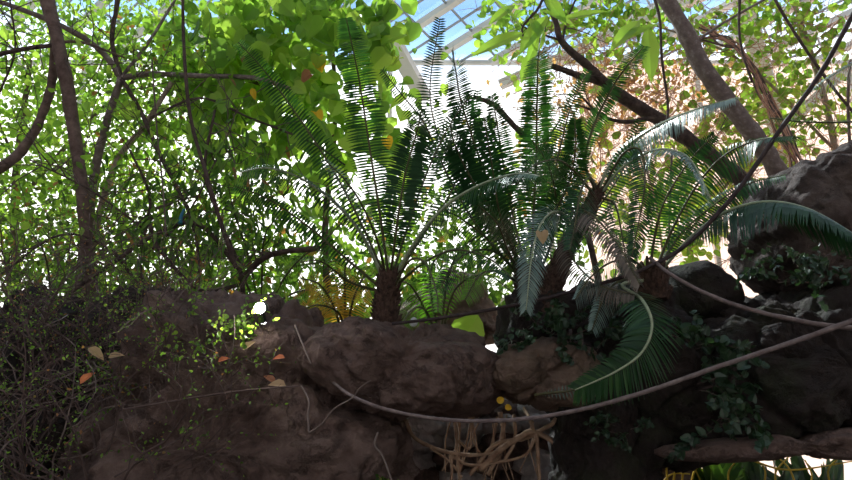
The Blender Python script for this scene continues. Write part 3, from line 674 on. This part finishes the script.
tree('tree of small leaves filling the centre background behind the cycads',
     ([(480, 345, 9.6), (478, 240, 9.5), (470, 140, 9.4)], 3, 1.5), [([(478, 240, 9.5), (520, 180, 9.4), (560, 120, 9.3)], 1.8, 1)],
     'bark', [(470, 225, 9.5, 90, 60, .6, 800), (350, 235, 9.4, 60, 50, .5, 450), (450, 290, 9.2, 90, 35, .5, 750), (560, 230, 9.5, 60, 60, .5, 260), (430, 150, 9.8, 60, 60, .4, 110)], 'leaf_green', .14, 'oval', seed=14)

# tropical plant with big lanceolate leaves hanging in at the top centre
o = thing('broad_leaf_shrub', at(560, -40, 5.6), 'shrub with long pointed pale green leaves hanging in at the top centre', 'shrub')
branch(o, [(560, -45, 5.6), (540, 5, 5.6), (522, 30, 5.6), (536, 55, 5.6)], 2, 1, 'bark_dark', 'stem')
rr = random.Random(9)
for (a, b, sz) in (((525, 32), (474, 50), .5), ((522, 28), (495, -5), .38), ((520, 28), (508, 8), .3), ((540, 30), (530, 60), .4), ((534, 50), (522, 78), .32), ((560, 20), (605, 8), .3), ((540, 10), (575, 22), .34), ((615, 42), (655, 22), .36), ((648, 28), (652, 75), .42), ((548, 15), (520, 48), .34), ((640, 20), (612, 45), .3), ((530, 18), (545, 38), .3), ((545, -5), (565, 20), .3), ((515, 5), (490, 20), .3)):
    p, q = at(a[0], a[1], 5.6), at(b[0], b[1], 5.4); mb = MB()
    leaf(mb, p, q-p, Vector((rr.uniform(-.4, .4), -1, rr.uniform(.2, .9))), (q-p).length*1.05, 'lance', .12, .1)
    build('leaf', mb, 'leaf_lime', o)

# single coloured leaves
def one_leaf(name, px, py, Y, size, mat, label, d=(.3, 0, -1), n=(0, -1, .3), shape='oval', group=None, curl=.3):
    mb = MB(); leaf(mb, at(px, py, Y), Vector(d), Vector(n), size, shape, .3, curl)
    return tag(build(name, mb, mat), label, 'leaf', group)
one_leaf('yellow_leaf', 318, 58, 6.3, .16, 'leaf_yellow', 'large yellow leaf glowing among the round green leaves at upper left centre', shape='heart')
one_leaf('rust_leaf', 311, 74, 6.3, .14, 'leaf_rust', 'dark rust-red leaf just below the large yellow leaf', shape='heart', d=(-.6, 0, -.5))
one_leaf('yellow_leaf', 252, 88, 6.3, .13, 'leaf_yellow', 'yellow leaf hanging near the tip of the leftmost upright frond', shape='oval')
one_leaf('yellow_leaf', 316, 112, 6.3, .14, 'leaf_yellow', 'yellow leaf below the dark rust-red leaf beside the upright frond', shape='heart')
one_leaf('yellow_leaf', 386, 138, 6.0, .12, 'leaf_yellow', 'yellow leaf between the second and third upright fronds', shape='heart')
one_leaf('rust_leaf', 243, 55, 6.3, .13, 'leaf_rust', 'rust-red leaf hanging beside the tip of the leftmost frond', shape='oval')
one_leaf('dry_leaf', 541, 232, 4.0, .08, 'leaf_tan', 'curled pinkish dry leaf caught in the drooping grey frond', d=(.1, -.4, -1), shape='heart')
dry = [(286, 386, 4.15, .13, 'leaf_tan', 'long tan dry leaf on the boulder at the top of the bent twig', (-1, 0, .25)), (275, 383, 4.2, .10, 'leaf_rust', 'small brown dry leaf touching the long tan leaf', (-.6, 0, .5)),
       (285, 358, 4.2, .09, 'leaf_orange', 'orange-red dry leaf lying on the boulder ledge', (-1, 0, .1)), (243, 350, 4.2, .10, 'leaf_tan', 'pale dry leaf standing on the boulder ledge under the green creeper', (.6, 0, .6)),
       (88, 348, 4.0, .13, 'leaf_tan', 'golden brown dry leaf caught on the twigs at lower left', (.8, 0, -.4)), (108, 358, 4.0, .10, 'leaf_tan', 'yellowish dry leaf right of the golden brown one', (.8, 0, .3)),
       (80, 384, 4.0, .11, 'leaf_orange', 'orange-brown curled leaf hanging lower in the twigs', (.6, 0, .7)), (218, 362, 4.2, .08, 'leaf_orange', 'small orange-brown dry leaf left on the boulder ledge', (.7, 0, .4))]
for (px, py, Y, s, m, lab, d) in dry: one_leaf('dry_leaf', px, py, Y, s*.9, m, lab, d, (.2, -.8, .7), 'oval', 'dry leaves on the rocks')
one_leaf('yellow_petal', 498, 403, 4.2, .05, 'leaf_yellow', 'left one of two tiny bright yellow leaves over the root-filled gap', (.6, 0, .6), shape='round')
one_leaf('yellow_petal', 505, 408, 4.2, .045, 'leaf_yellow', 'right one of two tiny bright yellow leaves over the root-filled gap', (1, 0, .1), shape='round')
one_leaf('giant_leaf', 462, 345, 5.8, .32, 'leaf_lime', 'broad bright green leaf standing in the bright gap between the cycads', (.5, 0, 1), (0, -1, .3), 'heart')
# blue tag hanging in the branches
mb = MB(); tube(mb, spline([at(184, 209, 5.6), at(181, 217, 5.6), at(180, 224, 5.6)], 4), .010, .022, 8)
M['blue'] = solid_mat('blue plastic', [(.3, (.02, .12, .2)), (.7, (.03, .2, .32))], 5, .4, 0)
tag(build('plant_tag', mb, 'blue', None, True), 'small dark blue tag hanging among the left branches', 'tag')

# ------------------------------------------------------------------ lianas
def vine(name, pts, r0, r1, mat, label, cat='vine', wob=.2, group=None):
    o = branch(None, pts, r0, r1, mat, name, 8, 8, wob); return tag(o, label, cat, group)
vine('liana', [(1010, -200, 3.4), (930, -105, 3.5), (870, -15, 3.6), (850, 20, 3.7), (820, 74, 3.8), (780, 130, 3.9), (738, 190, 4.0), (692, 240, 4.1), (655, 264, 4.15), (610, 281, 4.2), (555, 296, 4.25), (500, 308, 4.3), (440, 318, 4.35), (392, 324, 4.4)], 3.4, 1.6, 'liana_dark', 'dark straight liana running from the top right corner down to the left cycad trunk')
vine('liana', [(650, 258, 4.2), (672, 275, 4.05), (705, 293, 4.0), (745, 308, 3.95), (800, 321, 3.9), (852, 328, 3.85), (920, 332, 3.8), (1060, 325, 3.8), (1250, 290, 3.9)], 1.8, 3, 'liana', 'shorter brown liana sagging from the low cycad to the right edge')
vine('liana', [(330, 380, 4.3), (352, 396, 4.0), (385, 409, 3.95), (430, 418, 3.9), (480, 421, 3.9), (540, 417, 3.85), (600, 405, 3.8), (660, 387, 3.75), (720, 366, 3.7), (790, 343, 3.65), (852, 321, 3.6), (920, 296, 3.5), (1040, 235, 3.5), (1200, 130, 3.6)], 1.5, 3.1, 'liana', 'long grey liana drooping in one broad curve across the lower right half')
vine('hanging_vine', [(183, -40, 5.0), (183, 20, 5.0), (186, 80, 5.0), (192, 125, 5.0), (205, 170, 5.0), (220, 220, 5.0), (236, 268, 5.1)], 1.8, 2.2, 'bark_dark', 'dark vine hanging from the top edge down to the left rocks')
vine('hanging_vine', [(152, 60, 5.4), (157, 130, 5.4), (163, 190, 5.4), (166, 236, 5.4)], .9, .8, 'twig', 'thin straight vine ending above the dark squarish rock')
vine('hanging_vine', [(640, -30, 5.8), (658, 10, 5.8), (662, 60, 5.8), (668, 108, 5.8), (664, 135, 5.8)], 1.8, 1.4, 'bark_dark', 'dark vine hanging just left of the stout grey trunk')
vine('hanging_vine', [(742, -30, 6), (739, 20, 6), (742, 50, 6), (752, 82, 6)], 1.8, 1.2, 'bark_dark', 'short dark vine hanging over the vine bundle at upper right')
vine('hanging_vine', [(765, -20, 6), (782, 12, 6), (806, 50, 6), (835, 90, 6), (858, 118, 6)], 1.7, 1.6, 'bark_dark', 'brown vine slanting parallel behind the dark straight liana')
vine('hanging_vine', [(850, 60, 6), (848, 100, 6), (850, 150, 6)], 1.6, 1.6, 'bark', 'reddish vine upright at the right edge')
vine('hanging_vine', [(672, 150, 6.4), (670, 200, 6.3), (668, 262, 6.2)], 1.3, 1.2, 'twig', 'thin dark upright vine rising behind the low cycad')
vine('hanging_vine', [(640, 150, 6.8), (655, 200, 6.6), (664, 262, 6.4)], 1.2, 1.2, 'vine_dry', 'thin tan vine rising behind the low cycad')
vine('twig', [(301, 386, 4.12), (305, 392, 4.1), (309, 402, 4.05), (308, 416, 4.03), (309, 433, 4.0)], .9, 1.1, 'twig_pale', 'upright pale twig of the V shape on the boulder', 'twig')
vine('twig', [(309, 433, 4.0), (322, 424, 3.98), (334, 409, 3.95), (352, 398, 3.93), (360, 388, 3.9), (371, 380, 3.9)], 1.0, .4, 'twig_pale', 'slanting pale twig rising right from the foot of the V', 'twig')
vine('twig', [(295, 325, 4.2), (303, 345, 4.1), (311, 364, 4.05)], .9, .8, 'twig_pale', 'thin pale twig hanging above the V-shaped twigs', 'twig')
vine('twig', [(378, 432, 4.1), (375, 445, 4.08), (383, 457, 4.05), (392, 482, 4.0), (398, 500, 4.0)], 1, 1, 'twig_pale', 'pale forked twig at the bottom under the overhanging boulder', 'twig')
vine('twig', [(120, 410, 4.1), (180, 400, 4.1), (240, 391, 4.1), (300, 386, 4.1)], 1, .7, 'twig', 'long thin dark twig lying level across the brown boulder', 'twig')
vine('twig', [(215, 385, 4.15), (228, 365, 4.1), (234, 340, 4.1), (234, 315, 4.15)], .8, .5, 'twig_pale', 'curved pale stem rising over the ledge of the brown boulder', 'twig')
# rope-like bundle of dry vines at upper right
o = thing('vine_bundle', at(790, 200, 8.0), 'rope-like bundle of dry reddish vines curving down behind the dark straight liana', 'vine')
rr = random.Random(21)
for k in range(12):
    j = lambda s=5: rr.uniform(-s, s)
    pts = [(700+j(14), 30+j(10), 8.0), (722+j(), 40+j(), 8.0), (738+j(3), 48+j(3), 8.0), (752+j(5), 68+j(), 8.0), (765+j(6), 95+j(), 8.0), (782+j(8), 130+j(), 8.0), (800+j(10), 175+j(), 8.0)]
    if k % 3 == 0: pts = pts[2:]
    branch(o, pts, 1.2, 1.0, 'vine_dry' if k % 2 else 'bark', 'stem', 5)
mb = MB(); rr = random.Random(22)
for k in range(620):
    px = rr.uniform(520, 870); py = rr.uniform(-20, 260) if px > 720 else rr.uniform(20, 190); Yv = rr.uniform(8.4, 9.6)
    grow(mb, None, at(px, py, Yv), rdir(rr)+Vector((0, 0, -.3)), rr.uniform(.6, 1.7), rr.uniform(.004, .010), 1, rr, bend=.6, kids=3, seg=3)
tag(build('dry_vine_tangle', mb, 'vine_dry'), 'pinkish tangle of dry vine stems covering the upper right background', 'vine', kind='stuff')
mb = MB(); cloud(mb, [(640, 90, 9.7, 90, 50, .15, 800), (570, 160, 9.9, 60, 45, .2, 300)], .11, 'oval', rr)
M['leaf_dry'] = leaf_mat('dry pink leaves', [(0, (.5, .25, .16)), (.7, (.62, .36, .25)), (1, (.3, .35, .12))], .5)
tag(build('dry_foliage', mb, 'leaf_dry'), 'faded pinkish dry leaves behind the vine tangle at upper right', 'foliage', kind='stuff')

# ------------------------------------------------------------------ dry shrubs at lower left
def shrub(label, px, py, Y, n, L, mat='twig', leafm=None, ls=.03, spread=1.0, seed=1, upd=.8, group=None, name='dry_shrub', shape='oval', lean=0, rad=.006, depth=2, kids=3):
    rr = random.Random(seed); base = at(px, py, Y)
    o = thing(name, base, label, 'shrub', group)
    lb = MB()
    for k in range(n):
        mb = MB(); d = Vector((rr.uniform(-1, 1)*spread+lean, rr.uniform(-.6, .3)*spread, upd+rr.uniform(-.2, .3)))
        grow(mb, lb if leafm else None, base+rdir(rr)*.05, d, L*rr.uniform(.6, 1.1), rad*rr.uniform(.7, 1.3), depth, rr, ls, shape, .5, -.02, kids)
        build('stem', mb, mat if rr.random() < .8 else 'twig_pale', o)
    if leafm and lb.v: build('foliage', lb, leafm, o)
    return o
g = 'dry shrubs over the lower left rocks'
sh = [
 ('dry twiggy shrub in the bottom left corner', 5, 520, 4.3, 9, 1.3, 'leaf_mix'), ('dry twiggy shrub second from the left edge at the bottom', 50, 520, 4.2, 9, 1.2, None),
 ('dry shrub beside the left side of the big brown boulder', 100, 500, 4.3, 9, 1.1, 'leaf_mix'), ('tall dry shrub at the left edge halfway up', -5, 400, 4.6, 9, 1.1, 'leaf_mix'),
 ('dry shrub under the golden brown leaf', 50, 420, 4.5, 9, 1.0, None), ('dry shrub under the leaning far left trunk', 95, 400, 4.6, 8, .9, 'leaf_mix'),
 ('dry shrub in front of the dark squarish rock', 140, 385, 4.5, 8, .8, 'leaf_mix'), ('bushy dry shrub above the left edge of the rock bank', 25, 345, 4.9, 8, .9, 'leaf_mix'), ('twiggy shrub on the rock top below the slender tree', 185, 330, 4.9, 7, .6, None)]
for k, (lab, px, py, Y, n, L, lm) in enumerate(sh):
    shrub(lab, px, py, Y, n+3, L, leafm=lm, ls=.024, seed=40+k, group=g, rad=.0075, spread=1.2, kids=4)
# bright creepers
for k, (lab, px, py, Y, n, L, ls, ln) in enumerate([
    ('creeper with bright lime leaves spilling from the rock top left of the glowing light', 222, 328, 4.35, 4, .36, .032, -.4), ('small lime creeper right below the glowing light', 262, 336, 4.3, 3, .18, .03, .2),
    ('sparse lime creeper on the brown boulder ledge', 200, 352, 4.2, 4, .34, .026, -.3), ('sparse lime creeper before the dark squarish rock', 150, 335, 4.5, 4, .4, .026, 0), ('lime creeper hanging left of the curved pale stem', 225, 340, 4.15, 3, .25, .034, -.2)]):
    shrub(lab, px, py, Y, n, L, 'twig', 'leaf_lime', ls*.9, 1.0, 70+k, .25, name='creeper', shape='round', lean=ln, rad=.0025, depth=1, kids=4)
    
# dim foliage on the right-hand rocks
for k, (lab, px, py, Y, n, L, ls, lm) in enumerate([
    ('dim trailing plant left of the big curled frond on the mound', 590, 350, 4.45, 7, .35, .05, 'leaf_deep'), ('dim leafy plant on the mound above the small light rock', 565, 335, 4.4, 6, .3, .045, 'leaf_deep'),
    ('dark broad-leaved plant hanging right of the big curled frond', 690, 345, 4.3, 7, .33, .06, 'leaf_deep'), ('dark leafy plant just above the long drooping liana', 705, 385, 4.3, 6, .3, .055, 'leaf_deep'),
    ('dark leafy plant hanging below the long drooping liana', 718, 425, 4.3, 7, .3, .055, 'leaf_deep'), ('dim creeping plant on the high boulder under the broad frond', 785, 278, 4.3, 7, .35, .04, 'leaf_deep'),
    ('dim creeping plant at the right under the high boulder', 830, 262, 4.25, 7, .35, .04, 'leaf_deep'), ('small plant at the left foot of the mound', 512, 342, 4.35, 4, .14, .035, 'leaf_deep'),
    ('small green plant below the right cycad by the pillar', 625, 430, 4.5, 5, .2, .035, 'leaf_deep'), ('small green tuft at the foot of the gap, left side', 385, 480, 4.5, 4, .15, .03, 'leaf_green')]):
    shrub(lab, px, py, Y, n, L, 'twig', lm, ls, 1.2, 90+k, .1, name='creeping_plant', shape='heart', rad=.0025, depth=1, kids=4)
o = thing('fern', at(550, 412, 4.1), 'small pale fern sprig over the long liana under the mound', 'fern')
frond(o, [(535, 395, 4.2), (550, 393, 4.1), (568, 391, 4.05), (590, 385, 4.0), (608, 382, 4.0)], L=.045, n=22, mat='frond_grey', wid=.009)
# hanging dead leaf bases under the right cycad
o = thing('dead_frond', at(565, 330, 4.4), 'withered tan frond stalks hanging down the front of the mound', 'frond')
for k in range(7):
    x = 560+k*3.5
    branch(o, [(x, 330+k % 3*6, 4.5), (x+rr.uniform(-4, 4), 345, 4.42), (x+rr.uniform(-6, 6), 368+rr.uniform(-6, 10), 4.4)], 1.6, .8, 'twig_pale', 'stalk', 5)

# ------------------------------------------------------------------ roots in the gap
o = thing('root_tangle', at(480, 480, 5.3), 'tangle of tan aerial roots hanging in the gap between the boulders', 'root')
RT = [([(405, 420, 5.2), (415, 438, 5.15), (440, 450, 5.1), (470, 455, 5.1), (500, 452, 5.1)], 2, 1.6), ([(452, 410, 5.2), (456, 430, 5.15), (457, 455, 5.1), (460, 485, 5.1)], 2, 1.4), ([(450, 452, 5.1), (452, 470, 5.1), (450, 490, 5.1)], 1.6, 1.2),
      ([(457, 440, 5.1), (470, 448, 5.1), (470, 420, 5.2), (462, 412, 5.2)], 1.2, 1), ([(480, 470, 5.1), (500, 450, 5.05), (520, 437, 5.0), (534, 432, 5.0), (560, 445, 5.05)], 3, 2.5), ([(470, 475, 5.1), (495, 445, 5.1), (525, 438, 5.05), (550, 425, 5.0), (556, 418, 5.0)], 2.2, 2),
      ([(534, 432, 5.0), (530, 420, 5.0), (524, 408, 5.1)], 2, 1.4), ([(536, 432, 5.0), (538, 455, 5.0), (540, 490, 5.0)], 2.2, 1.8), ([(500, 412, 5.1), (503, 430, 5.1), (498, 455, 5.1), (488, 475, 5.1)], 2.4, 1.8), ([(514, 415, 5.1), (515, 440, 5.05), (505, 460, 5.05)], 2, 1.6),
      ([(450, 455, 5.1), (470, 465, 5.1), (500, 462, 5.05), (525, 455, 5.0), (536, 438, 5.0)], 1.6, 1.2), ([(535, 432, 5), (550, 440, 5), (562, 452, 5)], 2.2, 1.6), ([(430, 448, 5.1), (450, 462, 5.1), (462, 478, 5.1)], 1.2, 1)]
for pts, a, b in RT: branch(o, pts, a, b, 'root', 'root', 7, 7, .35)
rr = random.Random(33)
for k in range(16):
    x = rr.uniform(440, 545); branch(o, [(x, 412+rr.uniform(0, 10), 5.25), (x+rr.uniform(-8, 8), 440, 5.2), (x+rr.uniform(-16, 16), 470+rr.uniform(0, 15), 5.15)], 1.0, .6, 'root', 'root', 5)

# ------------------------------------------------------------------ lower right opening: yellow stems and grasses
o = thing('yellow_stemmed_plant', at(690, 500, 6.2), 'arching yellow stems in the opening under the low rock beam', 'plant')
M['stem_yellow'] = solid_mat('yellow stem', [(.3, (.55, .36, .03)), (.7, (.8, .58, .08))], 8, .5, 0)
for pts in ([(800, 500, 6), (790, 470, 6), (775, 455, 6)], [(835, 500, 6), (828, 472, 6), (838, 458, 6)], [(735, 500, 6), (728, 475, 6), (738, 458, 6)], [(668, 500, 6), (666, 465, 6), (660, 440, 6)], [(672, 500, 6), (676, 470, 6), (690, 462, 5.95), (700, 480, 5.9)], [(680, 500, 6), (683, 460, 6), (672, 440, 6)], [(690, 500, 6), (695, 470, 6), (715, 458, 6), (730, 452, 6)], [(640, 440, 6), (690, 448, 6), (720, 460, 6)], [(760, 500, 6), (765, 470, 6), (748, 455, 6)], [(785, 500, 6), (775, 475, 6), (790, 455, 6)], [(660, 485, 6), (672, 474, 6), (690, 474, 6)], [(800, 500, 6), (812, 478, 6), (805, 460, 6)], [(745, 458, 6), (790, 470, 6), (860, 460, 6)]):
    branch(o, pts, 1.1, .6, 'stem_yellow', 'stem', 6)
def tussock(label, px, py, Y, n, mat, L, seed):
    rr = random.Random(seed); base = at(px, py, Y); mb = MB()
    for k in range(n):
        d = Vector((rr.uniform(-.9, .9), rr.uniform(-.4, .4), 1)); leaf(mb, base+Vector((rr.uniform(-.12, .12), 0, 0)), d, rdir(rr)+Vector((0, -1, 0)), L*rr.uniform(.6, 1.2), 'lance', .1, .3)
    return tag(build('grass_tuft', mb, mat), label, 'grass')
tussock('green leafy tuft under the low rock beam beside the yellow stems', 715, 505, 6.4, 26, 'leaf_green', .5, 1)
tussock('dark strappy tuft in the centre of the lower right opening', 760, 510, 6.6, 20, 'leaf_deep', .6, 2)
tussock('dark strappy tuft at the right of the lower right opening', 822, 512, 6.7, 20, 'leaf_deep', .6, 3)
rock('boulder', [(630, 450), (665, 445), (690, 460), (690, 520), (680, 650), (620, 650), (615, 520)], 6.6, .4, 'rock', 'brown rock deep inside the lower right opening', .06, 70)

# ------------------------------------------------------------------ spotlight on the rock top
o = thing('spotlight', at(260, 320, 4.22), 'small glaring spotlight on the rock top at left centre', 'lamp')
c = at(260, 308, 4.20); ax = Vector((.02, -.98, -.2)).normalized()
mb = MB(); tube(mb, [c-ax*.0, c-ax*.07, c-ax*.12], .042, .03, 16); build('housing', mb, 'lamp_case', o, True)
mb = MB(); tube(mb, [c+ax*.012, c+ax*.002], .033, .036, 16); build('lens', mb, 'lamp', o)
mb = MB(); tube(mb, [c-ax*.06, c-ax*.06-Vector((0, -.25, .16))], .01, .01, 8); build('stake', mb, 'lamp_case', o)
pl = bpy.data.lights.new('spotlight_glow', 'SPOT'); pl.energy = 5; pl.color = (1, .93, .85); pl.shadow_soft_size = .03; pl.spot_size = math.radians(150)
po = bpy.data.objects.new('spotlight_glow', pl); COL.objects.link(po); po.location = c+ax*.03; po.rotation_euler = (-ax).to_track_quat('Z', 'Y').to_euler()
